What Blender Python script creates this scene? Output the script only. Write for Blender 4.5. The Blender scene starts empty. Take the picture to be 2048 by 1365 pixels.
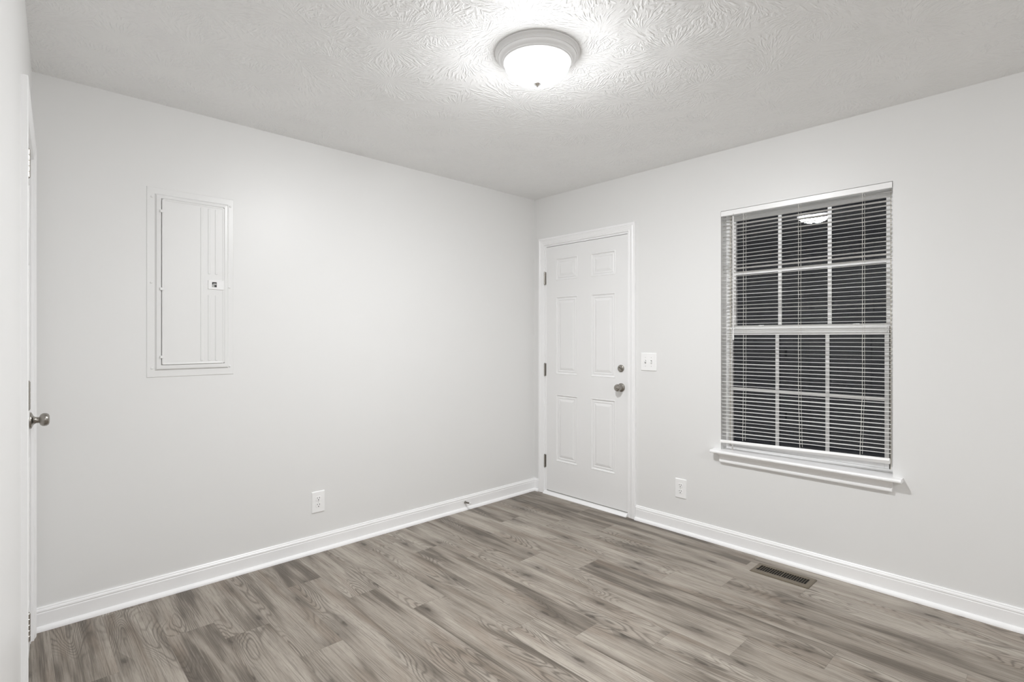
import bpy, bmesh, math, random
from mathutils import Vector, Matrix

# ------------------------------------------------------------------ camera, world, exposure
sc = bpy.context.scene
COL = sc.collection
PW, PH = 2048.0, 1365.0
FPX = 1055.0                                    # focal length in pixels of the 2048 px frame
CAM = Vector((-3.196, -3.101, 1.282))
YAW = math.radians(46.58)                       # forward direction, measured from +X towards +Y
cam_d = bpy.data.cameras.new('camera')
cam = bpy.data.objects.new('camera', cam_d)
COL.objects.link(cam)
cam.location = CAM
cam.rotation_euler = (math.radians(90), 0, YAW - math.radians(90))
cam_d.sensor_fit = 'HORIZONTAL'
cam_d.sensor_width = 36.0
cam_d.lens = FPX / PW * 36.0
cam_d.shift_y = -7.0 / PW                       # horizon at y = 675.5 of 1365
cam_d.clip_start = 0.01
sc.camera = cam

world = bpy.data.worlds.new('night')
sc.world = world
world.use_nodes = True
world.node_tree.nodes['Background'].inputs[0].default_value = (0.05, 0.055, 0.07, 1)
world.node_tree.nodes['Background'].inputs[1].default_value = 0.02

sc.view_settings.view_transform = 'Standard'
sc.view_settings.look = 'None'
sc.view_settings.gamma = 1.0
sc.view_settings.use_curve_mapping = False
sc.view_settings.exposure = 3.30
sc.cycles.max_bounces = 16
sc.cycles.diffuse_bounces = 10
sc.cycles.glossy_bounces = 5
sc.cycles.transparent_max_bounces = 24
sc.cycles.sample_clamp_indirect = 6.0
sc.cycles.use_denoising = True
LAMP = 17.0                                     # emission strength of the lit ceiling lamp bowl

# ------------------------------------------------------------------ helpers
def newmat(name, col=(.8, .8, .8), rough=.5, metal=0.0, spec=.5):
    m = bpy.data.materials.new(name)
    m.use_nodes = True
    b = m.node_tree.nodes['Principled BSDF']
    b.inputs['Base Color'].default_value = (*col, 1)
    b.inputs['Roughness'].default_value = rough
    b.inputs['Metallic'].default_value = metal
    b.inputs['Specular IOR Level'].default_value = spec
    return m

def N(m, t, **kw):
    n = m.node_tree.nodes.new(t)
    for k, v in kw.items():
        setattr(n, k, v)
    return n

def L(m, a, b):
    m.node_tree.links.new(a, b)

def setin(n, **kw):
    for k, v in kw.items():
        n.inputs[k.replace('_', ' ')].default_value = v
    return n

def math_(m, op, a, b=None, c=None, clamp=False):
    n = N(m, 'ShaderNodeMath', operation=op, use_clamp=clamp)
    for i, x in enumerate((a, b, c)):
        if x is None: continue
        if isinstance(x, (int, float)): n.inputs[i].default_value = x
        else: L(m, x, n.inputs[i])
    return n.outputs[0]

def mix_(m, fac, a, b, blend='MIX'):
    n = N(m, 'ShaderNodeMix', data_type='RGBA', blend_type=blend)
    for s, x in ((n.inputs[0], fac), (n.inputs[6], a), (n.inputs[7], b)):
        if isinstance(x, (int, float)): s.default_value = x
        elif isinstance(x, tuple): s.default_value = (*x, 1)
        else: L(m, x, s)
    return n.outputs[2]

def ramp_(m, x, lo, hi, smooth=True):
    n = N(m, 'ShaderNodeMapRange', interpolation_type='SMOOTHSTEP' if smooth else 'LINEAR')
    n.inputs['From Min'].default_value = lo
    n.inputs['From Max'].default_value = hi
    L(m, x, n.inputs['Value'])
    return n.outputs[0]

def bump_(m, h, strength, dist):
    n = N(m, 'ShaderNodeBump')
    n.inputs['Strength'].default_value = strength
    n.inputs['Distance'].default_value = dist
    L(m, h, n.inputs['Height'])
    L(m, n.outputs[0], m.node_tree.nodes['Principled BSDF'].inputs['Normal'])

def noise_(m, vec, scale, detail=2, rough=.5, dist=0, dim='3D'):
    n = N(m, 'ShaderNodeTexNoise', noise_dimensions=dim)
    L(m, vec, n.inputs['Vector'])
    setin(n, Scale=scale, Detail=detail, Roughness=rough, Distortion=dist)
    return n.outputs[0]

def scalev(m, vec, s, off=None):
    n = N(m, 'ShaderNodeVectorMath', operation='MULTIPLY')
    L(m, vec, n.inputs[0]); n.inputs[1].default_value = s
    if off is None: return n.outputs[0]
    a = N(m, 'ShaderNodeVectorMath', operation='ADD')
    L(m, n.outputs[0], a.inputs[0]); L(m, off, a.inputs[1])
    return a.outputs[0]

ROOTPOS = {}
def obj(name, bm, mat, parent=None, smooth=False, local=False, origin=None, bevel=0.0):
    """link a bmesh (in world coordinates, or in the parent's own when local) as one mesh object"""
    if parent is not None and not local:
        p = ROOTPOS[parent.name]
        bmesh.ops.translate(bm, verts=bm.verts, vec=-p)
        here = p
    elif parent is not None:
        here = Vector((0, 0, 0))
    else:
        if origin is None:
            xs = [v.co for v in bm.verts]
            origin = Vector(((min(c.x for c in xs) + max(c.x for c in xs)) / 2, (min(c.y for c in xs) + max(c.y for c in xs)) / 2, min(c.z for c in xs)))
        bmesh.ops.translate(bm, verts=bm.verts, vec=-origin)
        here = origin
    bmesh.ops.recalc_face_normals(bm, faces=bm.faces)
    me = bpy.data.meshes.new(name)
    bm.to_mesh(me); bm.free()
    for p_ in me.polygons: p_.use_smooth = smooth
    if smooth: me.set_sharp_from_angle(angle=math.radians(28))
    if mat: me.materials.append(mat)
    o = bpy.data.objects.new(name, me)
    COL.objects.link(o)
    if parent is not None: o.parent = parent
    else: o.location = here
    ROOTPOS[o.name] = here
    if bevel:
        md = o.modifiers.new('edge', 'BEVEL'); md.width = bevel; md.segments = 2; md.limit_method = 'ANGLE'; md.angle_limit = math.radians(40)
    return o

def root(name, loc, label=None, cat=None, group=None, kind=None, rot=None):
    o = bpy.data.objects.new(name, None)
    COL.objects.link(o)
    o.empty_display_size = .05
    o.location = loc
    if rot is not None: o.rotation_euler = rot
    ROOTPOS[o.name] = Vector(loc)
    if label: o['label'] = label
    if cat: o['category'] = cat
    if group: o['group'] = group
    if kind: o['kind'] = kind
    return o

def struct(o, label=None):
    o['kind'] = 'structure'
    if label: o['label'] = label
    return o

def box(bm, a, b, M=None, bev=0.0):
    """axis box between corners a and b; M maps to world"""
    x0, y0, z0 = a; x1, y1, z1 = b
    vs = [bm.verts.new(Vector(c)) for c in ((x0,y0,z0),(x1,y0,z0),(x1,y1,z0),(x0,y1,z0),(x0,y0,z1),(x1,y0,z1),(x1,y1,z1),(x0,y1,z1))]
    fs = [bm.faces.new([vs[i] for i in f]) for f in ((0,3,2,1),(4,5,6,7),(0,1,5,4),(1,2,6,5),(2,3,7,6),(3,0,4,7))]
    if bev:
        es = list({e for f in fs for e in f.edges})
        r = bmesh.ops.bevel(bm, geom=es, offset=bev, segments=2, affect='EDGES', profile=.5)
        vs = list({v for f in r['faces'] for v in f.verts} | {v for v in vs if v.is_valid})
    if M is not None:
        for v in vs:
            v.co = M @ v.co
    return vs

def prism(bm, prof, P, length, m0=0.0, m1=0.0, closed=True):
    """extrude profile [(a,b)] along s; P(s,a,b) -> world; m0/m1 = mitre slope on a"""
    r0 = [bm.verts.new(P(m0 * a, a, b)) for a, b in prof]
    r1 = [bm.verts.new(P(length + m1 * a, a, b)) for a, b in prof]
    n = len(prof)
    for i in range(n if closed else n - 1):
        j = (i + 1) % n
        bm.faces.new((r0[i], r0[j], r1[j], r1[i]))
    if closed:
        bm.faces.new(r0); bm.faces.new(list(reversed(r1)))

def lathe(bm, prof, M, seg=48, cap=True):
    """prof [(r,h)], revolved about local Z, M maps to world"""
    rings = []
    for r, h in prof:
        if r < 1e-6: rings.append([bm.verts.new(M @ Vector((0, 0, h)))])
        else: rings.append([bm.verts.new(M @ Vector((r * math.cos(2*math.pi*k/seg), r * math.sin(2*math.pi*k/seg), h))) for k in range(seg)])
    for A, B in zip(rings, rings[1:]):
        for k in range(seg):
            q = (k + 1) % seg
            if len(A) == 1 and len(B) == 1: continue
            if len(A) == 1: bm.faces.new((A[0], B[q], B[k]))
            elif len(B) == 1: bm.faces.new((A[k], A[q], B[0]))
            else: bm.faces.new((A[k], A[q], B[q], B[k]))
    if cap:
        for R in (rings[0], rings[-1]):
            if len(R) > 1: bm.faces.new(R)

def tube(bm, pts, r, seg=8):
    pts = [Vector(p) for p in pts]
    rings = []
    for i, p in enumerate(pts):
        d = (pts[min(i+1, len(pts)-1)] - pts[max(i-1, 0)]).normalized()
        a = d.cross(Vector((0, 0, 1)))
        if a.length < 1e-3: a = d.cross(Vector((1, 0, 0)))
        a.normalize(); b = d.cross(a)
        rings.append([bm.verts.new(p + r * (math.cos(2*math.pi*k/seg) * a + math.sin(2*math.pi*k/seg) * b)) for k in range(seg)])
    for A, B in zip(rings, rings[1:]):
        for k in range(seg):
            q = (k + 1) % seg
            bm.faces.new((A[k], A[q], B[q], B[k]))
    bm.faces.new(rings[0]); bm.faces.new(list(reversed(rings[-1])))

# wall frames: (s along the wall from its corner, d out of the wall into the room, z)
def WA(s, d, z): return Vector((-s, -d, z))                     # back wall, left half of the photo
def WB(s, d, z): return Vector((-d, -s, z))                     # right wall, with door and window
cdir = Vector((-.0466, -1.0, 0)).normalized()
cnor = Vector((1.0, -.0466, 0)).normalized()
CORN = Vector((-3.136, 0, 0))
def WC(s, d, z): return CORN + cdir * s + cnor * d + Vector((0, 0, z))   # left wall, seen edge-on
H = 2.44
LA = 3.136

def wmat(W):
    """matrix with columns s, d, z for frame W"""
    o = W(0, 0, 0)
    m = Matrix.Identity(4)
    for i, v in enumerate((W(1, 0, 0) - o, W(0, 1, 0) - o, W(0, 0, 1) - o)):
        for r in range(3): m[r][i] = v[r]
    for r in range(3): m[r][3] = o[r]
    return m
MA, MB, MC = wmat(WA), wmat(WB), wmat(WC)

# ------------------------------------------------------------------ materials
def paint(name, col, rough, s=220, st=.12, dist=.0006, spec=.5):
    m = newmat(name, col, rough, spec=spec)
    g = N(m, 'ShaderNodeNewGeometry')
    a = noise_(m, g.outputs['Position'], s, 2)
    b = noise_(m, g.outputs['Position'], 9, 3)
    h = math_(m, 'ADD', a, math_(m, 'MULTIPLY', b, 2.0))
    bump_(m, h, st, dist)
    return m
M_WALL = paint('wall_paint_pale_greige', (.805, .805, .80), .42)
M_TRIM = paint('trim_paint_white', (.93, .93, .935), .3, s=60, st=.05)
M_DOOR = paint('door_paint_white', (.87, .87, .87), .38, s=120, st=.06)
M_PANEL = paint('panel_paint', (.805, .805, .80), .33, s=150, st=.04)
M_PLATE = newmat('plate_plastic_white', (.93, .93, .93), .25)
M_SLOT = newmat('slot_dark', (.03, .03, .03), .6)
M_GAP = newmat('gap_dark', (.08, .08, .075), .8)
M_NICKEL = newmat('satin_nickel', (.36, .34, .31), .26, 1.0)
M_HINGE = newmat('hinge_nickel', (.42, .40, .37), .32, 1.0)
M_PAN = newmat('lamp_pan_white_metal', (.80, .80, .80), .35)
M_FINIAL = newmat('finial_metal', (.92, .92, .92), .12, 1.0)
M_SLAT = newmat('blind_slat_white', (.90, .895, .88), .35)
M_RAIL = newmat('blind_rail_white', (.93, .93, .93), .3)
M_CORD = newmat('blind_cord_white', (.82, .80, .76), .8)
M_VINYL = newmat('window_sash_white', (.90, .90, .90), .35)
M_TRACK = newmat('window_track_cream', (.72, .69, .62), .45)
M_REG = newmat('register_taupe_metal', (.155, .128, .092), .45, .25)
M_DARK = newmat('duct_dark', (.012, .011, .01), .8)
M_RUBBER = newmat('rubber_white', (.8, .8, .8), .6)
M_WAND = newmat('wand_clear_plastic', (.86, .86, .86), .15)
M_BRASS = newmat('threshold_aluminium', (.5, .5, .49), .35, 1.0)

# lit bowl of the ceiling lamp
M_BOWL = bpy.data.materials.new('lamp_bowl_lit_glass'); M_BOWL.use_nodes = True
nt = M_BOWL.node_tree; nt.nodes.clear()
e = nt.nodes.new('ShaderNodeEmission'); e.inputs[0].default_value = (.975, .987, 1.0, 1)
tc = nt.nodes.new('ShaderNodeTexCoord'); sz = nt.nodes.new('ShaderNodeSeparateXYZ'); nt.links.new(tc.outputs['Object'], sz.inputs[0])
mr = nt.nodes.new('ShaderNodeMapRange'); mr.interpolation_type = 'SMOOTHSTEP'   # rim glow graded down to limit the bright patch on the ceiling
mr.inputs['From Min'].default_value = -.060; mr.inputs['From Max'].default_value = -.118
mr.inputs['To Min'].default_value = LAMP * .055; mr.inputs['To Max'].default_value = LAMP * 2.0
nt.links.new(sz.outputs[2], mr.inputs['Value']); nt.links.new(mr.outputs[0], e.inputs[1])
o_ = nt.nodes.new('ShaderNodeOutputMaterial'); nt.links.new(e.outputs[0], o_.inputs[0])

# window pane: thin clear glass
M_GLASS = bpy.data.materials.new('window_glass'); M_GLASS.use_nodes = True
nt = M_GLASS.node_tree; nt.nodes.clear()
tr = nt.nodes.new('ShaderNodeBsdfTransparent'); gl = nt.nodes.new('ShaderNodeBsdfGlossy')
gl.inputs['Roughness'].default_value = .004
fr = nt.nodes.new('ShaderNodeFresnel'); fr.inputs[0].default_value = 1.65
mx = nt.nodes.new('ShaderNodeMixShader'); o_ = nt.nodes.new('ShaderNodeOutputMaterial')
nt.links.new(fr.outputs[0], mx.inputs[0]); nt.links.new(tr.outputs[0], mx.inputs[1]); nt.links.new(gl.outputs[0], mx.inputs[2]); nt.links.new(mx.outputs[0], o_.inputs[0])

# ceiling: brushed stomp texture, short fan-like strokes in patches
M_CEIL = newmat('ceiling_brushed_texture', (.90, .902, .90), .5)
m = M_CEIL
g = N(m, 'ShaderNodeNewGeometry')
pos = g.outputs['Position']
hs = None
for k, (vs, st, off) in enumerate(((3.1, 1.0, (0, 0, 0)), (3.9, 1.0, (3.7, 1.9, 0)))):
    wob = N(m, 'ShaderNodeTexNoise'); L(m, pos, wob.inputs['Vector']); setin(wob, Scale=9.0, Detail=1.0)
    jit = N(m, 'ShaderNodeVectorMath', operation='MULTIPLY_ADD')
    L(m, wob.outputs['Color'], jit.inputs[0]); jit.inputs[1].default_value = (.035, .035, 0); jit.inputs[2].default_value = off
    pj = N(m, 'ShaderNodeVectorMath', operation='ADD'); L(m, pos, pj.inputs[0]); L(m, jit.outputs[0], pj.inputs[1])
    v = N(m, 'ShaderNodeTexVoronoi', voronoi_dimensions='2D'); L(m, pj.outputs[0], v.inputs['Vector']); setin(v, Scale=vs)
    # centre of the cell -> polar coordinates: strokes radiate from where the brush was pressed
    ctr = N(m, 'ShaderNodeVectorMath', operation='SUBTRACT'); L(m, pj.outputs[0], ctr.inputs[0]); L(m, v.outputs['Position'], ctr.inputs[1])
    sx = N(m, 'ShaderNodeSeparateXYZ'); L(m, ctr.outputs[0], sx.inputs[0])
    ang = math_(m, 'ARCTAN2', sx.outputs[1], sx.outputs[0])
    ln = N(m, 'ShaderNodeVectorMath', operation='LENGTH'); flat = N(m, 'ShaderNodeVectorMath', operation='MULTIPLY'); L(m, ctr.outputs[0], flat.inputs[0]); flat.inputs[1].default_value = (1, 1, 0)
    L(m, flat.outputs[0], ln.inputs[0])
    rad = ln.outputs['Value']
    cv = N(m, 'ShaderNodeCombineXYZ')
    L(m, math_(m, 'MULTIPLY', ang, 15.0), cv.inputs[0]); L(m, math_(m, 'MULTIPLY', rad, 26.0), cv.inputs[1])
    sc_ = N(m, 'ShaderNodeSeparateColor'); L(m, v.outputs['Color'], sc_.inputs[0])
    L(m, math_(m, 'MULTIPLY', sc_.outputs[0], 40.0), cv.inputs[2])
    str_ = noise_(m, cv.outputs[0], 1.0, .6, .5, .3)
    s_ = ramp_(m, str_, .44, .68)
    mask = math_(m, 'MULTIPLY', ramp_(m, rad, .015, .11), ramp_(m, rad, .27, .15))
    hk = math_(m, 'MULTIPLY', s_, mask)
    hs = hk if hs is None else math_(m, 'MAXIMUM', hs, hk)
fine = noise_(m, pos, 230, 1)
med = ramp_(m, noise_(m, pos, 95, 1, .6, 1.2), .52, .64)
hh = math_(m, 'ADD', math_(m, 'MULTIPLY', hs, 1.0), math_(m, 'ADD', math_(m, 'MULTIPLY', fine, .10), math_(m, 'MULTIPLY', med, .10)))
bump_(m, hh, 1.0, .0017)

# floor planks: greige oak-look vinyl
M_FLOOR = newmat('floor_oak_vinyl', (.3, .26, .2), .42, spec=.4)
m = M_FLOOR
uvn = N(m, 'ShaderNodeUVMap', uv_map='plank_uv')
rn = N(m, 'ShaderNodeAttribute', attribute_name='plank_rand')
rs = N(m, 'ShaderNodeSeparateXYZ'); L(m, rn.outputs['Vector'], rs.inputs[0])
r1, r2, r3 = rs.outputs
us = N(m, 'ShaderNodeSeparateXYZ'); L(m, uvn.outputs[0], us.inputs[0])
U, V = us.outputs[0], us.outputs[1]            # metres along and across the plank
offv = N(m, 'ShaderNodeVectorMath', operation='MULTIPLY'); L(m, rn.outputs['Vector'], offv.inputs[0]); offv.inputs[1].default_value = (37.0, 23.0, 51.0)
OFF = offv.outputs[0]
def pv(su, sv):
    return scalev(m, uvn.outputs[0], (su, sv, 0), OFF)
# broad growth field whose contour lines are the cathedral arches
field = noise_(m, pv(1.5, 7.5), 1.0, 1.2, .45, .25)
fwob = noise_(m, pv(9, 60), 1.0, 2, .5)
fsum = math_(m, 'ADD', math_(m, 'MULTIPLY', field, 1.0), math_(m, 'MULTIPLY', fwob, .022))
rings = math_(m, 'SINE', math_(m, 'MULTIPLY', fsum, 210.0))
rings = math_(m, 'MULTIPLY_ADD', rings, .5, .5)
ringsharp = math_(m, 'POWER', rings, 3.2)
rmask = ramp_(m, noise_(m, pv(1.9, 6), 1.0, 1, .5, .3), .44, .64)
streak = noise_(m, pv(4.0, 230), 1.0, 4, .62)
streak2 = noise_(m, pv(16.0, 620), 1.0, 2, .6)
tone = noise_(m, pv(1.1, 9.5), 1.0, 2.5, .5, .5)
tone2 = noise_(m, pv(2.6, 17), 1.0, 2, .5, .6)
# knots
kv = N(m, 'ShaderNodeTexVoronoi', voronoi_dimensions='2D'); L(m, pv(1.9, 6.3), kv.inputs['Vector']); setin(kv, Scale=1.0, Randomness=1.0)
kn = noise_(m, pv(22, 60), 1.0, 3, .6)
kd = math_(m, 'ADD', kv.outputs['Distance'], math_(m, 'MULTIPLY', math_(m, 'SUBTRACT', kn, .5), .16))
ksel = N(m, 'ShaderNodeSeparateColor'); L(m, kv.outputs['Color'], ksel.inputs[0])
kon = ramp_(m, ksel.outputs[0], .48, .56)
knot = math_(m, 'MULTIPLY', ramp_(m, kd, .085, .015), kon)
khalo = math_(m, 'MULTIPLY', ramp_(m, kd, .34, .05), kon)
LIGHT, MID, DRK, BRN = (.435, .392, .34), (.215, .182, .148), (.070, .057, .045), (.195, .142, .102)
t_ = math_(m, 'MULTIPLY_ADD', math_(m, 'SUBTRACT', tone, .5), 2.3, .50)
t_ = math_(m, 'ADD', t_, math_(m, 'MULTIPLY', math_(m, 'SUBTRACT', tone2, .5), .9))
t_ = math_(m, 'ADD', t_, math_(m, 'MULTIPLY', math_(m, 'SUBTRACT', r1, .5), .62), clamp=True)
c = mix_(m, t_, MID, LIGHT)
c = mix_(m, math_(m, 'MULTIPLY', ramp_(m, t_, .42, .0), .62), c, DRK)
c = mix_(m, math_(m, 'MULTIPLY', ramp_(m, noise_(m, pv(1.7, 12), 1.0, 1), .50, .70), .42), c, BRN)
c = mix_(m, math_(m, 'MULTIPLY', ramp_(m, streak, .48, .66), .46), c, DRK)
c = mix_(m, math_(m, 'MULTIPLY', ramp_(m, streak, .50, .28), .34), c, LIGHT)
c = mix_(m, math_(m, 'MULTIPLY', ramp_(m, streak2, .52, .70), .38), c, DRK)
c = mix_(m, math_(m, 'MULTIPLY', math_(m, 'MULTIPLY', ringsharp, rmask), .62), c, DRK)
c = mix_(m, math_(m, 'MULTIPLY', khalo, .42), c, DRK)
c = mix_(m, math_(m, 'MULTIPLY', knot, .72), c, (.045, .034, .026))
# thin joint lines at the plank edges
PWD, PLN = .18, 1.22
eV = math_(m, 'MINIMUM', V, math_(m, 'SUBTRACT', PWD, V))
uu = N(m, 'ShaderNodeAttribute', attribute_name='plank_end'); ue = N(m, 'ShaderNodeSeparateXYZ'); L(m, uu.outputs['Vector'], ue.inputs[0])
eU = math_(m, 'MINIMUM', math_(m, 'SUBTRACT', U, ue.outputs[0]), math_(m, 'SUBTRACT', ue.outputs[1], U))
edge = math_(m, 'MINIMUM', eV, eU)
el = ramp_(m, edge, .0016, .0002)
c = mix_(m, math_(m, 'MULTIPLY', el, .35), c, (.10, .085, .07))
L(m, c, m.node_tree.nodes['Principled BSDF'].inputs['Base Color'])
rr = math_(m, 'MULTIPLY_ADD', streak, .18, .36)
L(m, rr, m.node_tree.nodes['Principled BSDF'].inputs['Roughness'])
hgt = math_(m, 'SUBTRACT', math_(m, 'MULTIPLY', streak2, .25), math_(m, 'ADD', el, math_(m, 'MULTIPLY', math_(m, 'MULTIPLY', ringsharp, rmask), .35)))
bump_(m, hgt, .22, .0008)

# ------------------------------------------------------------------ room shell
YD = -6.40                                      # wall behind the camera
# floor made of single planks running away from the camera along the right wall
bm = bmesh.new()
uvl = bm.loops.layers.uv.new('plank_uv')
rnd = random.Random(11)
joints = {-3.26: -.87, -3.08: -.60, -2.9: -.052, -2.72: -.46, -2.54: -.635, -2.36: -.985, -2.18: -.352, -2.0: -.67, -1.82: -.968, -1.64: -.203,
          -1.46: -.425, -1.28: -.69, -1.1: -.94, -.92: -1.23, -.74: -.395, -.56: -.65, -.38: -.96, -.2: -.63, -.02: -.4, -3.44: -.3, -3.62: -.8}
TONE = {(-3.08, -.6): .05, (-3.08, .62): .3, (-3.26, -.87): .3, (-2.9, -.052): .5, (-2.72, -.46): .2, (-2.72, .76): .5, (-2.54, -.635): .55, (-2.54, .585): .45, (-2.36, -.985): .45, (-2.36, .235): .4,
        (-2.18, .868): .0, (-2.18, -.352): .55, (-2.0, -.67): .12, (-2.0, .55): .5, (-1.82, -.968): .2, (-1.82, .252): .7, (-1.64, -.203): .5, (-1.64, -1.423): .95,
        (-1.46, -.425): .33, (-1.46, -1.645): .4, (-1.28, -.69): .65, (-1.1, -.94): .8, (-1.1, .28): .4, (-.92, -1.23): .2, (-.92, -.01): .8, (-.74, -.395): .8, (-.74, -1.615): .5,
        (-.74, .825): .25, (-.56, -.65): .5, (-.56, -1.87): .35, (-.38, -.96): .75, (-.38, .26): .35, (-.2, -.63): .3, (-.2, -1.85): .65}
pr, pe = [], []
for x0, j in joints.items():
    y = j
    while y < .1: y += 1.22
    while y > YD - .05:
        y1, y0 = y, y - 1.22
        ya, yb = min(y1, .12), max(y0, YD - .12)
        if ya > yb:
            f = bm.faces.new([bm.verts.new((x0, yb, 0)), bm.verts.new((x0 + .18, yb, 0)), bm.verts.new((x0 + .18, ya, 0)), bm.verts.new((x0, ya, 0))])
            for lp in f.loops:
                lp[uvl].uv = (lp.vert.co.y - y0, lp.vert.co.x - x0)
            tn = TONE.get((x0, round(y1, 3)), .25 + .5 * rnd.random()); pr.append((tn, rnd.random(), rnd.random())); pe.append((0.0, 1.22, 0))
        y -= 1.22
fl = obj('floor', bm, M_FLOOR, origin=Vector((0, 0, 0)))
me = fl.data
for nm, dat in (('plank_rand', pr), ('plank_end', pe)):
    at = me.attributes.new(nm, 'FLOAT_VECTOR', 'FACE')
    for i, v in enumerate(dat): at.data[i].vector = v
# faces must look up
if me.polygons[0].normal.z < 0:
    me.flip_normals()
struct(fl, 'grey brown oak-look plank floor')

bm = bmesh.new()
box(bm, (-3.75, YD - .15, H), (.2, .2, H + .1))
struct(obj('ceiling', bm, M_CEIL, origin=Vector((0, 0, H))), 'white ceiling with brushed plaster texture')

def wall(name, W, s0, s1, holes, mat, thick=.14, label=None):
    ss = sorted({s0, s1, *[h[0] for h in holes], *[h[1] for h in holes]})
    zs = sorted({0.0, H, *[h[2] for h in holes], *[h[3] for h in holes]})
    bm = bmesh.new()
    cache = {}
    def vv(s, d, z):
        k = (round(s, 5), round(d, 5), round(z, 5))
        if k not in cache: cache[k] = bm.verts.new(W(s, d, z))
        return cache[k]
    def solid(i, j):
        if i < 0 or j < 0 or i >= len(ss) - 1 or j >= len(zs) - 1: return False
        cs, cz = (ss[i] + ss[i+1]) / 2, (zs[j] + zs[j+1]) / 2
        return not any(h[0] < cs < h[1] and h[2] < cz < h[3] for h in holes)
    for i in range(len(ss) - 1):
        for j in range(len(zs) - 1):
            if not solid(i, j): continue
            a, b, c_, d_ = ss[i], ss[i+1], zs[j], zs[j+1]
            bm.faces.new((vv(a, 0, c_), vv(b, 0, c_), vv(b, 0, d_), vv(a, 0, d_)))
            bm.faces.new((vv(a, -thick, c_), vv(a, -thick, d_), vv(b, -thick, d_), vv(b, -thick, c_)))
            if not solid(i-1, j): bm.faces.new((vv(a, 0, c_), vv(a, 0, d_), vv(a, -thick, d_), vv(a, -thick, c_)))
            if not solid(i+1, j): bm.faces.new((vv(b, 0, c_), vv(b, -thick, c_), vv(b, -thick, d_), vv(b, 0, d_)))
            if not solid(i, j-1): bm.faces.new((vv(a, 0, c_), vv(a, -thick, c_), vv(b, -thick, c_), vv(b, 0, c_)))
            if not solid(i, j+1): bm.faces.new((vv(a, 0, d_), vv(b, 0, d_), vv(b, -thick, d_), vv(a, -thick, d_)))
    return struct(obj(name, bm, mat), label)

WIN = (1.612, 2.494, .567, 2.066)               # window opening s0 s1 z0 z1
D1 = (.120, .944, 0.0, 2.043)                   # outside door opening
D2 = (.098, .836, 0.0, 2.040)                   # left door opening
wall('wall_back', WA, 0, LA, [], M_WALL, label='pale grey wall with the breaker panel')
wall('wall_right', WB, -.14, 6.55, [WIN, D1], M_WALL, label='pale grey wall with the outside door and window')
wall('wall_left', WC, -.14, 6.55, [D2], M_WALL, label='pale grey wall at the far left seen edge-on')
def WD(s, d, z): return Vector((-s, YD + d, z))
wall('wall_front', WD, 0, 3.50, [], M_WALL, label='pale grey wall behind the camera')

# baseboards with moulded cap, and shoe moulding at the floor
BASE = [(0, 0), (.013, 0), (.013, .074), (.0115, .077), (.0115, .080), (.013, .083), (.0115, .089), (.008, .093), (.008, .0965), (.0055, .100), (0, .100)]
SHOE = [(.012, 0)] + [(.012 + .0175 * math.cos(t), .020 * math.sin(t)) for t in [i * math.pi / 12 for i in range(0, 7)]]
def baseboard(name, W, spans, label, e0=0.0, e1=0.0):
    bm = bmesh.new()
    for (a, b, m0, m1) in spans:
        prism(bm, BASE, lambda s, p, q, a=a: W(a + s, p, q), b - a, m0, m1)
    o = struct(obj(name, bm, M_TRIM), label)
    bm = bmesh.new()
    for (a, b, m0, m1) in spans:
        prism(bm, SHOE, lambda s, p, q, a=a: W(a + s, p, q), b - a, m0, m1)
    obj('shoe_moulding', bm, M_TRIM, o)
    return o
baseboard('baseboard_back', WA, [(0, LA - .013, 1, 0)], 'white baseboard along the back wall')
baseboard('baseboard_right', WB, [(0, .062, 1, 0), (1.0, 6.40, 0, 0)], 'white baseboard along the right wall')
baseboard('baseboard_left', WC, [(.905, 6.38, 0, 0)], 'white baseboard along the left wall')
baseboard('baseboard_front', WD, [(0.03, 3.40, 0, 0)], 'white baseboard behind the camera')

CAS = lambda w, t: [(0, 0), (0, t * .55), (w * .10, t * .62), (w * .16, t * .50), (w * .22, t * .62), (w * .45, t * .80), (w * .60, t * .96), (w * .68, t * .82), (w * .74, t), (w * .96, t), (w, t * .88), (w, 0)]
def casing(W, s0, s1, ztop, w, t, parent, mat=M_TRIM):
    """door casing around opening s0..s1, up to ztop (inner edges); profile a=0 at inner edge"""
    P = CAS(w, t)
    bm = bmesh.new()
    prism(bm, P, lambda s, a, b: W(s0 - a, b, s), ztop, 0, 1)
    prism(bm, P, lambda s, a, b: W(s1 + a, b, s), ztop, 0, 1)
    prism(bm, P, lambda s, a, b: W(s0 + s, b, ztop + a), s1 - s0, -1, 1)
    return obj('casing', bm, mat, parent)

def jamb(W, s0, s1, ztop, depth, parent, front=0.0):
    bm = bmesh.new(); M = wmat(W); t = .016
    box(bm, (s0, -depth, 0), (s0 + t, front, ztop), M)
    box(bm, (s1 - t, -depth, 0), (s1, front, ztop), M)
    box(bm, (s0 + t, -depth, ztop - t), (s1 - t, front, ztop), M)
    # stop behind the slab
    box(bm, (s0 + t, -depth, 0), (s0 + t + .012, -.050, ztop - t), M)
    box(bm, (s1 - t - .012, -depth, 0), (s1 - t, -.050, ztop - t), M)
    box(bm, (s0 + t, -depth, ztop - t - .012), (s1 - t, -.050, ztop - t), M)
    return obj('jamb', bm, M_TRIM, parent)

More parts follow.
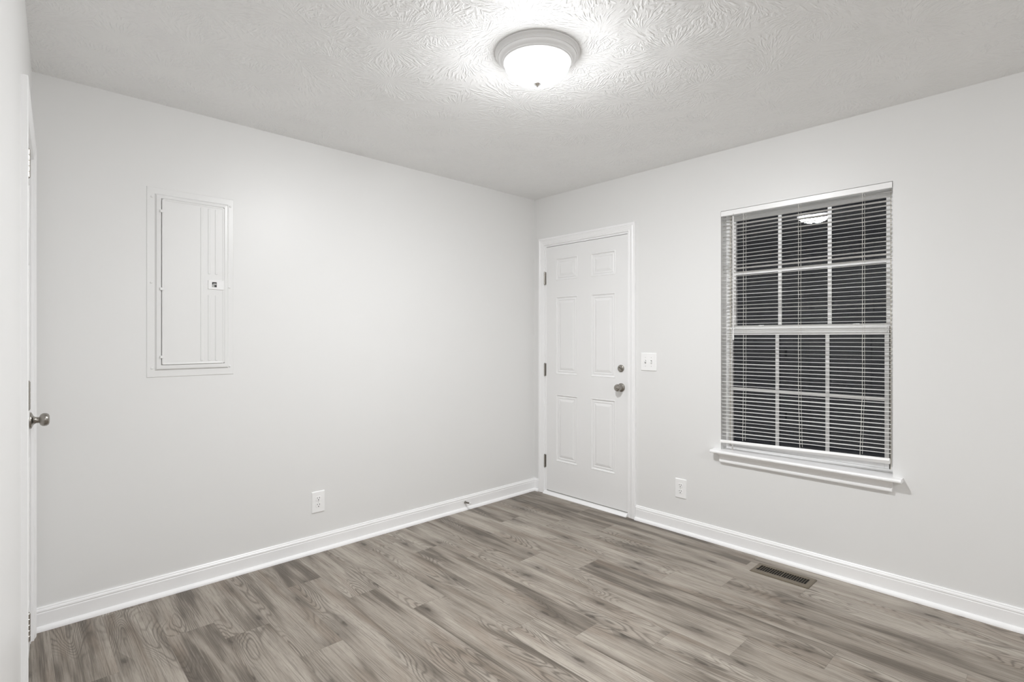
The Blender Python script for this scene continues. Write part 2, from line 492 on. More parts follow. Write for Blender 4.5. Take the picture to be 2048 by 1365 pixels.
def panel_slab(W, s0, s1, z0, z1, d0, thick, panels, mat, parent, name='door_slab'):
    """door leaf whose room face carries raised panels (s0,s1,z0,z1)"""
    bm = bmesh.new()
    ss = sorted({s0, s1, *[p[0] for p in panels], *[p[1] for p in panels]})
    zs = sorted({z0, z1, *[p[2] for p in panels], *[p[3] for p in panels]})
    cache = {}
    def vv(s, d, z):
        k = (round(s, 6), round(d, 6), round(z, 6))
        if k not in cache: cache[k] = bm.verts.new(W(s, d, z))
        return cache[k]
    for i in range(len(ss) - 1):
        for j in range(len(zs) - 1):
            cs, cz = (ss[i] + ss[i+1]) / 2, (zs[j] + zs[j+1]) / 2
            if any(p[0] < cs < p[1] and p[2] < cz < p[3] for p in panels): continue
            bm.faces.new((vv(ss[i], d0, zs[j]), vv(ss[i+1], d0, zs[j]), vv(ss[i+1], d0, zs[j+1]), vv(ss[i], d0, zs[j+1])))
    RING = [(0, 0), (.003, .0018), (.007, .0012), (.011, -.0060), (.018, -.0072), (.024, -.0035), (.029, -.0040), (.034, -.0062), (.052, -.0012), (.054, -.0008)]
    for (a, b, c_, d_) in panels:
        prev = None
        # perimeter points must coincide with the grid of the face
        for k, (ins, dep) in enumerate(RING):
            if k == 0:
                pts = [(a, c_), (b, c_), (b, d_), (a, d_)]
                # add grid points lying on the perimeter
                full = []
                for q in range(4):
                    p0, p1 = pts[q], pts[(q+1) % 4]
                    full.append(p0)
                    mids = []
                    if p0[1] == p1[1]: mids = [(s, p0[1]) for s in ss if min(p0[0], p1[0]) < s < max(p0[0], p1[0])]
                    else: mids = [(p0[0], z) for z in zs if min(p0[1], p1[1]) < z < max(p0[1], p1[1])]
                    mids.sort(key=lambda t: (t[0]-p0[0])**2 + (t[1]-p0[1])**2)
                    full += mids
                ring = [vv(s, d0, z) for s, z in full]
                corners = [vv(s, d0, z) for s, z in pts]
                prev = corners
                continue
            cur = [bm.verts.new(W(s, d0 + dep, z)) for s, z in ((a+ins, c_+ins), (b-ins, c_+ins), (b-ins, d_-ins), (a+ins, d_-ins))]
            for q in range(4):
                bm.faces.new((prev[q], prev[(q+1) % 4], cur[(q+1) % 4], cur[q]))
            prev = cur
        bm.faces.new(prev)
    # back and sides
    bk = [bm.verts.new(W(s, d0 - thick, z)) for s, z in ((s0, z0), (s1, z0), (s1, z1), (s0, z1))]
    fr_ = [vv(s0, d0, z0), vv(s1, d0, z0), vv(s1, d0, z1), vv(s0, d0, z1)]
    bm.faces.new(bk)
    for q in range(4):
        bm.faces.new((fr_[q], fr_[(q+1) % 4], bk[(q+1) % 4], bk[q]))
    return obj(name, bm, mat, parent)

def six_panels(s0, s1, rows, stile, mull):
    w = (s1 - s0 - 2 * stile - mull) / 2
    out = []
    for (a, b) in rows:
        out += [(s0 + stile, s0 + stile + w, a, b), (s1 - stile - w, s1 - stile, a, b)]
    return out

def hinge(W, s, z, h, parent, d=.008, r=.0065):
    bm = bmesh.new()
    c0 = W(s, d, z)
    for k in range(5):                           # five knuckles
        a = z - h/2 + k * h/5
        lathe(bm, [(r*.85, 0), (r, .0012), (r, h/5 - .0012), (r*.85, h/5)], Matrix.Translation(W(s, d, a)), 14)
    for z_, sg in ((z + h/2, 1), (z - h/2, -1)):
        lathe(bm, [(r*.6, 0), (r*.75, .002*sg), (0, .005*sg)], Matrix.Translation(W(s, d, z_)), 12, cap=False)
    box(bm, (s - .012, d - .009, z - h/2), (s + .012, d - .0065, z + h/2), wmat(W))
    return obj('hinge', bm, M_HINGE, parent, smooth=False)

def axisM(W, s, z, d=0.0):
    """local Z pointing out of the wall"""
    o = W(s, d, z); zax = (W(s, 1, z) - W(s, 0, z)).normalized(); xax = (W(s + 1, 0, z) - W(s, 0, z)).normalized()
    yax = zax.cross(xax)
    m = Matrix.Identity(4)
    for r in range(3):
        m[r][0] = xax[r]; m[r][1] = yax[r]; m[r][2] = zax[r]; m[r][3] = o[r]
    return m

def door_knob(W, s, z, d, parent, rr=.032, kr=.027, out=.060, lock=True):
    A = axisM(W, s, z, d)
    bm = bmesh.new()
    lathe(bm, [(rr, 0), (rr, .003), (rr*.96, .006), (rr*.80, .009), (rr*.55, .012), (.0145, .017), (.0125, .022), (.0125, .030), (.0145, .033)], A, 40)
    k = obj('knob', bm, M_NICKEL, parent, smooth=True)
    bm = bmesh.new()
    n = out - .030
    prof = [(.0145, .030), (kr*.80, .030 + n*.10), (kr*.97, .030 + n*.30), (kr, .030 + n*.50), (kr*.96, .030 + n*.72), (kr*.82, .030 + n*.90), (kr*.60, .030 + n*.985), (kr*.50, out), (0, out + .0005)]
    lathe(bm, prof, A, 40)
    obj('knob_ball', bm, M_NICKEL, k, smooth=True)
    if lock:
        bm = bmesh.new()
        lathe(bm, [(.009, out - .001), (.009, out + .003), (.0075, out + .004), (0, out + .004)], A, 24)
        box(bm, (-.0015, -.006, out + .003), (.0015, .006, out + .006), A)
        obj('turn_button', bm, M_NICKEL, k)
    return k

# ------------------------------------------------------------------ outside door (door_1)
r_ = root('door_1', WB((D1[0] + D1[1]) / 2, 0, 0), kind='structure', label='white six-panel outside door right of the room corner')
casing(WB, D1[0] - .001, D1[1] - .004, 2.041, .058, .018, r_)
jamb(WB, D1[0] - .0, D1[1], D1[3], .138, r_)
S0, S1 = D1[0] + .0185, D1[1] - .0185 + .012
rows = [(.280, .822), (.985, 1.612), (1.744, 1.922)]
slab = panel_slab(WB, .1285, .9365 - .006, .036, 2.0235, -.002, .044, six_panels(.1285, .9305, rows, .110, .130), M_DOOR, r_)
for z in (1.770, 1.0175, .265): hinge(WB, .1235, z, .102, r_, d=.0075)
door_knob(WB, .872, .920, -.002, r_, rr=.0315, kr=.0265, out=.062)
bm = bmesh.new()
A = axisM(WB, .8705, 1.058, -.002)
lathe(bm, [(.0265, 0), (.0265, .004), (.025, .008), (.021, .011), (.018, .0115), (0, .0115)], A, 40)
db = obj('deadbolt', bm, M_NICKEL, r_, smooth=True)
bm = bmesh.new()
R45 = A @ Matrix.Rotation(math.radians(-25), 4, 'Z')
box(bm, (-.014, -.0032, .011), (.014, .0032, .024), R45, bev=.0015)
obj('thumb_turn', bm, M_NICKEL, db)
# latch and strike plate edge
bm = bmesh.new(); box(bm, (.9295, -.020, .890), (.9315, -.001, .950), MB); obj('strike_plate', bm, M_HINGE, r_)
# threshold: sloped white nose, metal strip, sweep
bm = bmesh.new()
prism(bm, [(-.12, 0), (.030, 0), (.030, .004), (.012, .019), (-.002, .0215), (-.12, .0215)], lambda s, a, b: WB(.122 + s, a, b), .815 - .006)
obj('threshold', bm, M_TRIM, r_)
bm = bmesh.new(); box(bm, (.130, -.040, .0215), (.930, -.0035, .0305), MB); obj('threshold_strip', bm, M_BRASS, r_)
bm = bmesh.new(); box(bm, (.130, -.040, .0300), (.930, -.0020, .0362), MB); obj('door_sweep', bm, M_TRIM, r_)
bm = bmesh.new(); box(bm, (.121, -.046, 2.0235), (.935, -.036, 2.029), MB); obj('weather_strip', bm, M_GAP, r_)

# ------------------------------------------------------------------ left door (door_2) seen edge-on
r_ = root('door_2', WC((D2[0] + D2[1]) / 2, 0, 0), kind='structure', label='white door at the far left, seen almost edge-on')
casing(WC, D2[0] - .003, D2[1] + .006, 2.034, .056, .0165, r_)
jamb(WC, D2[0], D2[1], D2[3], .138, r_)
rows2 = [(.22, .80), (.95, 1.58), (1.70, 1.90)]
panel_slab(WC, .1165, .8175, .012, 2.020, -.002, .035, six_panels(.1165, .8175, rows2, .108, .10), M_DOOR, r_)
for z in (1.836, 1.097, .36): hinge(WC, .827, z, .089, r_, d=.0135, r=.0060)
door_knob(WC, .19, .943, -.002, r_, rr=.034, kr=.0268, out=.062, lock=False)

# ------------------------------------------------------------------ window (window_1)
w_ = root('window_1', WB((WIN[0] + WIN[1]) / 2, 0, WIN[2]), kind='structure', label='tall white single-hung window with grid bars on the right wall')
XF = -.078                                       # room side of the window frame (d)
bm = bmesh.new()
s0, s1, z0, z1 = WIN
z0f = .587
box(bm, (s0, -.138, z0f), (s0 + .020, XF, z1), MB)
box(bm, (s1 - .020, -.138, z0f), (s1, XF, z1), MB)
box(bm, (s0 + .020, -.138, z1 - .022), (s1 - .020, XF, z1), MB)
box(bm, (s0 + .020, -.138, z0f), (s1 - .020, XF, z0f + .016), MB)
obj('window_frame', bm, M_VINYL, w_)
bm = bmesh.new()                                 # side tracks, slightly creamier
for a, b in ((s0 + .020, s0 + .026), (s1 - .026, s1 - .020)):
    box(bm, (a, -.092, z0f + .016), (b, -.081, z1 - .022), MB)
    box(bm, (a, -.132, z0f + .016), (b, -.120, z1 - .022), MB)
obj('sash_track', bm, M_TRACK, w_)
def sash(name, g0, g1, gz0, gz1, st, top, bot, d0, d1, zm, tilt=None):
    bm = bmesh.new()
    box(bm, (g0 - st, d0, gz0 - bot), (g0, d1, gz1 + top), MB)
    box(bm, (g1, d0, gz0 - bot), (g1 + st, d1, gz1 + top), MB)
    box(bm, (g0, d0, gz1), (g1, d1, gz1 + top), MB)
    box(bm, (g0, d0, gz0 - bot), (g1, d1, gz0), MB)
    o = obj(name, bm, M_VINYL, w_, bevel=.0015)
    mid = (d0 + d1) / 2
    bm = bmesh.new()
    vs = [bm.verts.new(WB(*q)) for q in ((g0 - .003, mid, gz0 - .003), (g1 + .003, mid, gz0 - .003), (g1 + .003, mid, gz1 + .003), (g0 - .003, mid, gz1 + .003))]
    bm.faces.new(vs)
    if tilt:                                     # old panes sit a hair out of square in their putty
        cx = MB @ Vector(((g0 + g1) / 2, mid, (gz0 + gz1) / 2))
        for v in vs:
            rel = v.co - cx
            v.co.x += rel.y * tilt[0] + rel.z * tilt[1]
    obj('pane', bm, M_GLASS, o)
    bm = bmesh.new()
    for k in (1, 2):
        c_ = g0 + (g1 - g0) * k / 3
        box(bm, (c_ - .0095, mid + .004, gz0), (c_ + .0095, mid + .011, gz1), MB)
    box(bm, (g0, mid + .0045, zm - .0095), (g1, mid + .0115, zm + .0095), MB)
    obj('muntin', bm, M_VINYL, o)
    return o
sash('upper_sash', 1.6575, 2.445, 1.357, 2.015, .024, .026, .040, -.132, -.108, 1.684, tilt=(-.012, .010))
lo = sash('lower_sash', 1.650, 2.443, .628, 1.298, .020, .045, .024, -.106, -.082, .962)
bm = bmesh.new()                                 # finger ridge on the meeting rail
box(bm, (1.64, -.082, 1.334), (2.455, -.076, 1.340), MB); box(bm, (1.64, -.082, 1.306), (2.455, -.078, 1.318), MB)
obj('rail_ridge', bm, M_VINYL, lo)
for sc_s in (1.813, 2.307):
    bm = bmesh.new()
    box(bm, (sc_s - .026, -.104, 1.343), (sc_s + .026, -.084, 1.3485), MB, bev=.001)
    lathe(bm, [(.010, 0), (.010, .006), (.007, .009), (0, .009)], Matrix.Translation(WB(sc_s, -.094, 1.3485)), 20)
    box(bm, (sc_s - .004, -.098, 1.3515), (sc_s + .024, -.090, 1.3575), MB, bev=.0015)
    obj('sash_lock', bm, M_VINYL, lo)
for sc_s in (1.66, 2.44):
    bm = bmesh.new(); box(bm, (sc_s - .022, -.102, 1.343), (sc_s + .010, -.086, 1.3480), MB, bev=.001); obj('tilt_latch', bm, M_VINYL, lo)
# stool and apron
bm = bmesh.new()
sp = [(-.078, .567), (.048, .567), (.053, .569), (.0555, .573), (.0555, .579), (.053, .584), (.048, .5865), (-.078, .5865)]
# in the reveal
prism(bm, sp, lambda s, a, b: WB(s0 + s, a, b), s1 - s0)
for a, b in ((1.566, s0), (s1, 2.537)):
    prism(bm, [(max(p, 0), q) for p, q in sp], lambda s, p, q, a=a: WB(a + s, p, q), b - a)
bmesh.ops.remove_doubles(bm, verts=bm.verts, dist=1e-5)
obj('window_stool', bm, M_TRIM, w_)
bm = bmesh.new()
ap = [(0, .567), (.036, .567), (.034, .561), (.026, .555), (.019, .545), (.0155, .534), (.0150, .530), (.0185, .528), (.0195, .523), (.0195, .516), (.017, .511), (0, .511)]
r0 = [bm.verts.new(WB(1.607 + (.567 - q) * .08, p, q)) for p, q in ap]
r1 = [bm.verts.new(WB(2.497 - (.567 - q) * .08, p, q)) for p, q in ap]
for i in range(len(ap)):
    j = (i + 1) % len(ap)
    bm.faces.new((r0[i], r0[j], r1[j], r1[i]))
bm.faces.new(r0); bm.faces.new(list(reversed(r1)))
obj('window_apron', bm, M_TRIM, w_)

# ------------------------------------------------------------------ mini blind
b_ = root('window_blind', WB((s0 + s1) / 2, -.02, .62), label='white mini blind with open slats hanging in the window', cat='blind')
bl0, bl1 = s0 + .006, s1 - .008
bm = bmesh.new()
prism(bm, [(.004, 2.062), (.004, 2.034), (.0025, 2.032), (.0005, 2.034), (.0005, 2.060), (-.026, 2.060), (-.026, 2.034), (-.028, 2.034), (-.028, 2.062)],
      lambda s, a, b: WB(s0 + .003 + s, a, b), s1 - s0 - .005)
box(bm, (s0 + .003, -.027, 2.034), (s0 + .005, .003, 2.061), MB); box(bm, (s1 - .004, -.027, 2.034), (s1 - .002, .003, 2.061), MB)
box(bm, (s0 + .02, -.026, 2.036), (s1 - .02, 0, 2.038), MB)
obj('headrail', bm, M_RAIL, b_)
DC = -.012                                       # centre plane of the blind
def lift(z):                                     # the right end hangs higher towards the bottom
    t = max(0.0, min(1.0, (1.35 - z) / .70)); return .028 * t * t
rb = random.Random(5)
NS = 61; zt, zb = 2.016, .672
bm = bmesh.new()
for k in range(NS):
    z = zt - (zt - zb) * k / (NS - 1)
    tilt = math.radians(rb.uniform(-6, 5) + (5 * math.sin(k * .55) if k < 40 else 0))
    if rb.random() < .12: tilt += math.radians(7)
    sag = rb.uniform(-.0012, .0012)
    e0 = rb.uniform(-.002, .002)
    cols = []
    nseg = 10
    for i in range(nseg + 1):
        u = i / nseg
        s = bl0 + (bl1 - bl0) * u + e0
        zz = z + lift(z) * u + sag * math.sin(math.pi * u) + .0006 * math.sin(7 * u + k)
        row_t, row_b = [], []
        for q in range(5):
            w = (q / 4 - .5) * .025
            cr = .0019 * (1 - (2 * q / 4 - 1) ** 2)
            d = DC + w * math.cos(tilt) - cr * math.sin(tilt)
            h = zz + w * math.sin(tilt) + cr * math.cos(tilt)
            row_t.append(bm.verts.new(WB(s, d, h + .00012)))
        cols.append(row_t)
    for i in range(nseg):
        for q in range(4):
            bm.faces.new((cols[i][q], cols[i+1][q], cols[i+1][q+1], cols[i][q+1]))
sl = obj('slats', bm, M_SLAT, b_, smooth=True)
md = sl.modifiers.new('thickness', 'SOLIDIFY'); md.thickness = .0004; md.offset = 0
bm = bmesh.new()                                 # bottom rail, twisted and higher at the right
rp = [(-.011, .0), (-.0125, .004), (-.0125, .012), (-.009, .0165), (0, .018), (.009, .0165), (.0125, .012), (.0125, .004), (.011, 0)]
cols = []
for i in range(13):
    u = i / 12
    tw = math.radians(8 + 50 * u)
    col = []
    for p, q in rp:
        q -= .009
        d = DC + .014 * (1 - .2 * u) + p * 1.05 * math.cos(tw) - q * math.sin(tw)
        h = .640 + .022 * u + q * math.cos(tw) * (1 + .25 * u) + p * 1.05 * math.sin(tw) * 1
        col.append(bm.verts.new(WB(bl0 - .004 + (bl1 - bl0) * u, d, h)))
    cols.append(col)
for A_, B_ in zip(cols, cols[1:]):
    for i in range(len(rp)):
        j = (i + 1) % len(rp)
        bm.faces.new((A_[i], A_[j], B_[j], B_[i]))
bm.faces.new(cols[0]); bm.faces.new(list(reversed(cols[-1])))
obj('bottom_rail', bm, M_RAIL, b_)
for s in (1.752, 2.058, 2.364):                  # ladder cords, front and back string
    u = (s - bl0) / (bl1 - bl0)
    bm = bmesh.new()
    for dd, ds in ((.0135, 0), (-.0135, .004)):
        pts = []
        for i in range(40):
            z = 2.034 + (.655 + .022 * u - 2.034) * i / 39
            t = max(0, (1.0 - z) / .4)
            drift = (.010 if s == 2.058 else (-.012 if s == 2.364 else -.004)) * t
            pts.append(WB(s + ds + drift + .0006 * math.sin(i * 1.3), DC + dd + .003 * t, z))
        tube(bm, pts, .0011, 5)
    # rungs under each slat
    for k in range(NS):
        z = zt - (zt - zb) * k / (NS - 1); zz = z + lift(z) * u - .0012
        t = max(0, (1.0 - z) / .4); drift = (.010 if s == 2.058 else (-.012 if s == 2.364 else -.004)) * t
        tube(bm, [WB(s + drift, DC + .0135, zz), WB(s + drift + .004, DC - .0135, zz)], .0005, 4)
    obj('ladder_cord', bm, M_CORD, b_)
bm = bmesh.new()                                 # tilt wand with its hook
tube(bm, [WB(1.692, .004, 2.022), WB(1.693, .006, 1.7), WB(1.692, .005, 1.287)], .0038, 6)
lathe(bm, [(.0045, 0), (.005, .02), (.0042, .03)], Matrix.Translation(WB(1.692, .005, 1.268)), 10)
wd = obj('tilt_wand', bm, M_WAND, b_)
bm = bmesh.new()
tube(bm, [WB(1.692, .004, 2.02), WB(1.6925, .0065, 2.030), WB(1.692, .004, 2.038), WB(1.6915, -.001, 2.034)], .0015, 8)
obj('wand_hook', bm, M_HINGE, wd)
bm = bmesh.new()                                 # lift cord behind the slats down to the sill
for ds in (0, .003):
    tube(bm, [WB(1.668 + ds, -.034, 2.034 - i * (2.034 - .592) / 30 ) + Vector((0, .001 * math.sin(i), 0)) for i in range(31)], .0009, 5)
lathe(bm, [(.002, .03), (.005, .0), (.0055, -.004), (0, -.004)], Matrix.Translation(WB(1.6695, -.034, .5915)), 12)
obj('lift_cord', bm, M_CORD, b_)

# ------------------------------------------------------------------ ceiling lamp
LX, LY = -1.643, -1.610
c_ = root('ceiling_light', (LX, LY, H), label='round flush ceiling lamp with white pan and lit glass bowl', cat='light')
Md = Matrix.Translation(Vector((LX, LY, H))) @ Matrix.Rotation(math.pi, 4, 'X')
bm = bmesh.new()
lathe(bm, [(.1700, 0), (.1728, .001), (.1733, .004), (.1722, .007), (.1660, .0125), (.1650, .0150), (.1655, .0165), (.1640, .0185), (.1615, .0195), (.1600, .0190), (.1592, .0205), (.1590, .0225), (.1575, .0235),
           (.1545, .0250), (.1510, .0275), (.1475, .0310), (.1445, .0345), (.1420, .0370), (.1405, .0375), (.1395, .0395), (.1380, .0415), (.1355, .0425), (.1335, .0415), (.131, .038), (.131, .02), (0, .02)], Md, 96)
obj('mounting_pan', bm, M_PAN, c_, smooth=True)
bm = bmesh.new()
cp = [(.1315, .036), (.1330, .041), (.1330, .048), (.1295, .060), (.1215, .0745), (.1090, .0885), (.0925, .1005), (.0720, .1105), (.0500, .1175), (.0250, .1220), (.0100, .1233), (0, .1235)]
prof = []
for a, b in zip(cp, cp[1:]):
    for q in range(3): prof.append((a[0] + (b[0] - a[0]) * q / 3, a[1] + (b[1] - a[1]) * q / 3))
prof.append(cp[-1])
lathe(bm, prof, Md, 96, cap=False)
obj('glass_bowl', bm, M_BOWL, c_, smooth=True)
bm = bmesh.new()
lathe(bm, [(.0160, .1215), (.0170, .1240), (.0155, .1270), (.0095, .1310), (.0060, .1345), (.0045, .1370), (0, .1380)], Md, 32)
obj('finial', bm, M_FINIAL, c_, smooth=True)

fill_lamp = c_.copy(); COL.objects.link(fill_lamp); fill_lamp.location = (LX, -4.85, H)  # added unseen fill lamp, lifts the lower walls and the ceiling
fill_lamp['label'] = 'added round ceiling lamp, unseen behind the camera, fill light for the room'
c_['group'] = fill_lamp['group'] = 'round ceiling lamps'
for ch in list(c_.children):
    k = ch.copy(); COL.objects.link(k); k.parent = fill_lamp

# ------------------------------------------------------------------ electrical panel on the back wall
p_ = root('electrical_panel', WA(2.526, 0, 1.086), label='wall-coloured breaker panel cover with a hinged ribbed door', cat='breaker panel')
def ringbox(bm, W, levels):
    """nested rectangles [(s0,s1,z0,z1,d)] lofted together, last one filled"""
    prev = None
    for (a, b, c0, d0, dep) in levels:
        cur = [bm.verts.new(W(s, dep, z)) for s, z in ((a, c0), (b, c0), (b, d0), (a, d0))]
        if prev:
            for q in range(4): bm.faces.new((prev[q], prev[(q+1) % 4], cur[(q+1) % 4], cur[q]))
        prev = cur
    bm.faces.new(prev)
A0, A1, Z0, Z1 = 2.331, 2.7215, 1.085, 2.024
def ins(i, dep, a=A0, b=A1, c0=Z0, d0=Z1): return (a + i, b - i, c0 + i, d0 - i, dep)
B0, B1, BZ0, BZ1 = 2.358, 2.687, 1.120, 1.992
P0, P1, PZ0, PZ1 = 2.3805, 2.660, 1.146, 1.970
bm = bmesh.new()
ringbox(bm, WA, [ins(0, 0), ins(0, .0015), ins(.002, .0035), (B0 - .001, B1 + .001, BZ0 - .001, BZ1 + .001, .0038), (B0 + .006, B1 - .006, BZ0 + .006, BZ1 - .006, .0125),
                 (P0 - .005, P1 + .006, PZ0 - .005, PZ1 + .005, .0135), (P0 - .0009, P1 + .0028, PZ0 - .0012, PZ1 + .0010, .0125), (P0 - .0009, P1 + .0028, PZ0 - .0012, PZ1 + .0010, .004)])
obj('panel_cover', bm, M_PANEL, p_, bevel=.001)
# door leaf
def rrect(a, b, c0, d0, r, n=5):
    pts = []
    for cx, cz, st in ((b - r, d0 - r, 0), (a + r, d0 - r, 1), (a + r, c0 + r, 2), (b - r, c0 + r, 3)):
        for i in range(n + 1):
            t = (st + i / n) * math.pi / 2
            pts.append((cx + r * math.cos(t), cz + r * math.sin(t)))
    return pts
def loft(bm, W, levels, r=.008):
    prev = None
    for (a, b, c0, d0, dep, rr_) in levels:
        cur = [bm.verts.new(W(s, dep, z)) for s, z in rrect(a, b, c0, d0, rr_)]
        n = len(cur)
        if prev:
            for q in range(n): bm.faces.new((prev[q], prev[(q+1) % n], cur[(q+1) % n], cur[q]))
        else: bm.faces.new(list(reversed(cur)))
        prev = cur
    bm.faces.new(prev)
bm = bmesh.new()
loft(bm, WA, [(P0, P1, PZ0, PZ1, .008, .009), (P0, P1, PZ0, PZ1, .0160, .009), (P0 + .002, P1 - .002, PZ0 + .002, PZ1 - .002, .0175, .008), (P0 + .006, P1 - .006, PZ0 + .006, PZ1 - .006, .0175, .007),
              (P0 + .009, P1 - .009, PZ0 + .009, PZ1 - .009, .0163, .006)])
for s, a, b in ((2.486, 1.160, 1.955), (2.4515, 1.160, 1.505), (2.418, 1.160, 1.505), (2.4515, 1.612, 1.955), (2.418, 1.612, 1.955)):
    w = .0065 if s > 2.40 else .003
    loft(bm, WA, [(s - w, s + w, a, b, .0160, .003), (s - w + .002, s + w - .002, a + .003, b - .003, .0184, .0025)])
pd = obj('panel_door', bm, M_PANEL, p_)
bm = bmesh.new(); ringbox(bm, WA, [(P0, P1 + .0027, PZ0 - .001, PZ1, .0042), (P0 + .001, P1 + .0026, PZ0 - .0009, PZ1 - .001, .0046)]); obj('door_recess', bm, M_PANEL, p_)
for z in (1.908, 1.523, 1.186):
    bm = bmesh.new(); box(bm, (2.652, .012, z - .007), (2.668, .0205, z + .007), MA, bev=.0012); obj('hinge_tab', bm, M_PANEL, pd)
for s, z in ((2.700, 1.975), (2.702, 1.553), (2.700, 1.131), (2.347, 1.985), (2.351, 1.550), (2.350, 1.128)):
    bm = bmesh.new(); lathe(bm, [(.0055, .0035), (.0055, .005), (.0045, .0068), (.002, .0076), (0, .0077)], axisM(WA, s, z), 20); obj('screw', bm, M_PANEL, p_)
bm = bmesh.new(); box(bm, (P0 + .001, .0158, 1.534), (2.457, .0205, 1.582), MA, bev=.0012)
lt = obj('latch', bm, M_DOOR, pd)
bm = bmesh.new(); box(bm, (2.4175, .0206, 1.546), (2.4395, .0209, 1.572), MA); obj('latch_opening', bm, M_SLOT, lt)
bm = bmesh.new(); box(bm, (2.4285, .0207, 1.546), (2.4395, .0222, 1.560), MA, bev=.0005); box(bm, (2.4190, .0207, 1.5575), (2.4340, .0215, 1.5655), MA); obj('latch_slider', bm, newmat('latch_grey', (.42, .42, .41), .4), lt)

# ------------------------------------------------------------------ outlets and switch (local frame: X right along the wall, Y out of the wall, Z up)
def plate_bm(w, h, t=.0062):
    bm = bmesh.new()
    P = lambda s, d, z: Vector((s, d, z))
    loft(bm, P, [(-w/2, w/2, -h/2, h/2, 0, .003), (-w/2, w/2, -h/2, h/2, t * .35, .003), (-w/2 + .0022, w/2 - .0022, -h/2 + .0022, h/2 - .0022, t * .85, .003), (-w/2 + .0045, w/2 - .0045, -h/2 + .0045, h/2 - .0045, t, .002)])
    return bm
def outlet(loc, rz, label):
    t = root('wall_outlet', loc, label=label, cat='outlet', rot=(0, 0, rz), group='duplex wall outlets')
    obj('cover_plate', plate_bm(.080, .127), M_PLATE, t, local=True)
    for zc in (.0195, -.0195):
        bm = bmesh.new()
        loft(bm, lambda s, d, z: Vector((s, d, z)), [(-.0165, .0165, zc - .0145, zc + .0145, .003, .009), (-.0165, .0165, zc - .0145, zc + .0145, .0070, .009), (-.0158, .0158, zc - .0138, zc + .0138, .0077, .0085)])
        rc = obj('receptacle', bm, M_PLATE, t, local=True)
        bm = bmesh.new()
        box(bm, (-.0078, .0072, zc + .0005), (-.0052, .0079, zc + .0090), None)
        box(bm, (.0052, .0072, zc + .0012), (.0078, .0079, zc + .0085), None)
        lathe(bm, [(.0030, 0), (.0030, .0008), (0, .0008)], Matrix.Translation(Vector((0, .0072, zc - .0075))) @ Matrix.Rotation(-math.pi/2, 4, 'X'), 14)
        obj('slots', bm, M_SLOT, rc, local=True)
    bm = bmesh.new(); lathe(bm, [(.003, 0), (.0028, .0012), (0, .0016)], Matrix.Translation(Vector((0, .006, 0))) @ Matrix.Rotation(-math.pi/2, 4, 'X'), 14)
    obj('screw', bm, newmat('screw_grey', (.6, .6, .58), .4), t, local=True)
    return t
o1 = outlet(WA(1.865, 0, .296), math.pi, 'white double outlet low on the back wall, left of the corner')
o2 = o1.copy(); COL.objects.link(o2); o2.location = WB(1.342, 0, .2880); o2.rotation_euler = (0, 0, math.pi / 2)
o2['label'] = 'white double outlet low on the wall between door and window'
for ch in list(o1.children):
    k = ch.copy(); COL.objects.link(k); k.parent = o2
    for gc in ch.children:
        q = gc.copy(); COL.objects.link(q); q.parent = k

t = root('light_switch', WB(1.101, 0, 1.1135), label='white double toggle switch plate just right of the outside door', cat='light switch', rot=(0, 0, math.pi / 2))
obj('switch_plate', plate_bm(.122, .124), M_PLATE, t, local=True)
for k, xx in enumerate((.023, -.023)):
    bm = bmesh.new()
    box(bm, (xx - .0050, .0055, -.0120), (xx + .0050, .0066, .0120), None)
    obj('toggle_slot', bm, newmat('slot_grey', (.35, .35, .34), .5), t, local=True)
    bm = bmesh.new()
    R = Matrix.Translation(Vector((xx, .005, 0))) @ Matrix.Rotation(math.radians(28 if k == 0 else -28), 4, 'X')
    box(bm, (-.0036, 0, -.0065), (.0036, .013, .0050), R, bev=.001)
    obj('toggle', bm, M_PLATE, t, local=True)
    for zz in (.030, -.030):
        bm = bmesh.new(); lathe(bm, [(.0030, 0), (.0028, .0010), (0, .0014)], Matrix.Translation(Vector((xx, .006, zz))) @ Matrix.Rotation(-math.pi/2, 4, 'X'), 14)
        obj('screw', bm, bpy.data.materials['screw_grey'], t, local=True)

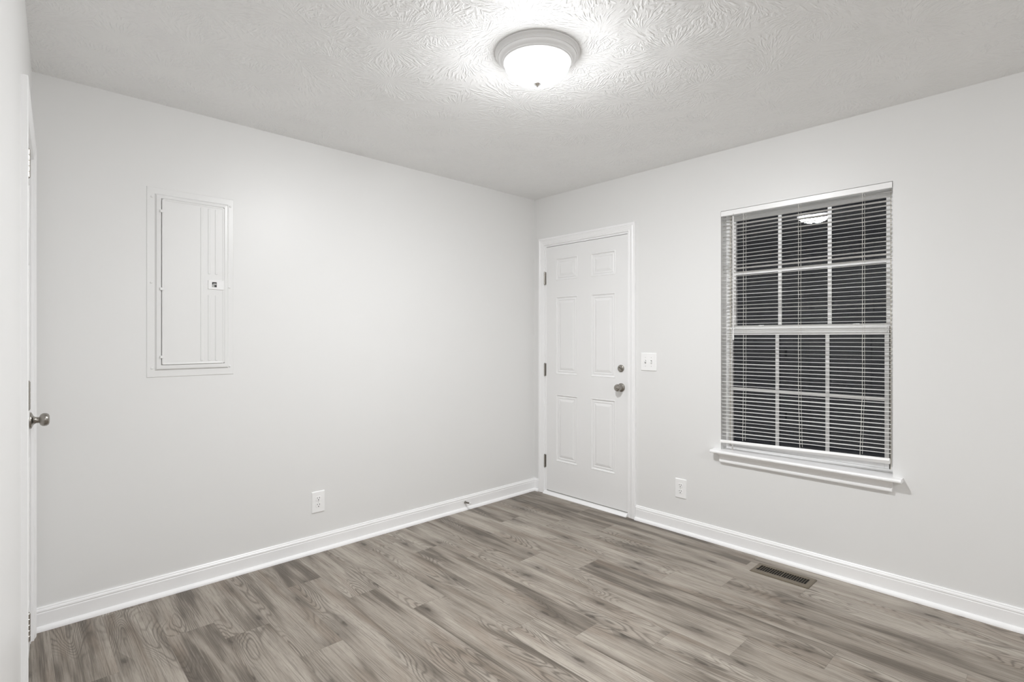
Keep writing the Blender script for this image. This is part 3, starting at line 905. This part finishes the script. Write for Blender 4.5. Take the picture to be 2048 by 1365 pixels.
# ------------------------------------------------------------------ floor register
RX0, RX1, RY0, RY1 = -.256, -.116, -2.187, -1.893
v_ = root('floor_register', ((RX0 + RX1) / 2, (RY0 + RY1) / 2, 0), label='brown metal floor vent beside the right baseboard', cat='floor vent')
F = lambda s, d, z: Vector((s, z, d))
bm = bmesh.new()
gx0, gx1, gy0, gy1 = RX0 + .036, RX1 - .032, RY0 + .024, RY1 - .024
def rect(a, b, c0, d0, h): return [bm.verts.new((x, y, h)) for x, y in ((a, c0), (b, c0), (b, d0), (a, d0))]
lv = [rect(RX0, RX1, RY0, RY1, 0.0008), rect(RX0, RX1, RY0, RY1, .0022), rect(RX0 + .006, RX1 - .006, RY0 + .006, RY1 - .006, .0058), rect(gx0, gx1, gy0, gy1, .0058), rect(gx0, gx1, gy0, gy1, .0020)]
for A_, B_ in zip(lv, lv[1:]):
    for q in range(4): bm.faces.new((A_[q], A_[(q+1) % 4], B_[(q+1) % 4], B_[q]))
obj('register_frame', bm, M_REG, v_)
bm = bmesh.new(); box(bm, (gx0 - .002, gy0 - .002, .0006), (gx1 + .002, gy1 + .002, .0012)); obj('duct_opening', bm, M_DARK, v_)
nb = 20
for k in range(1, nb):
    yy = gy0 + (gy1 - gy0) * k / nb
    bm = bmesh.new()
    w = .0009 if k != nb // 2 else .0018
    box(bm, (gx0, yy - w, .0022), (gx1, yy + w, .0056))
    obj('louver', bm, M_REG, v_)
bm = bmesh.new(); box(bm, (gx0 + .004, gy1 - .010, .0056), (gx0 + .010, gy1 + .004, .0085), bev=.001); obj('damper_lever', bm, M_DARK, v_)

# ------------------------------------------------------------------ spring door stop on the back baseboard
ds_ = root('door_stop', WA(.754, .013, .055), label='small metal door stop screwed to the back wall baseboard', cat='door stop')
A = axisM(WA, .754, .056, .013) @ Matrix.Rotation(math.radians(6), 4, 'X')
bm = bmesh.new(); lathe(bm, [(.0105, 0), (.0105, .002), (.008, .005), (.0065, .008)], A, 20); obj('base', bm, M_NICKEL, ds_, smooth=True)
bm = bmesh.new()
tube(bm, [A @ Vector(((.0062 - .0018 * i / 130) * math.cos(i * .9), (.0062 - .0018 * i / 130) * math.sin(i * .9), .006 + i * .050 / 130)) for i in range(131)], .0011, 6)
tube(bm, [A @ Vector((0, 0, .004)), A @ Vector((0, 0, .057))], .0038, 10)
obj('spring', bm, M_NICKEL, ds_, smooth=True)
bm = bmesh.new(); lathe(bm, [(.0062, .055), (.0078, .058), (.0078, .070), (.0065, .074), (0, .075)], A, 20); obj('rubber_tip', bm, M_RUBBER, ds_, smooth=True)
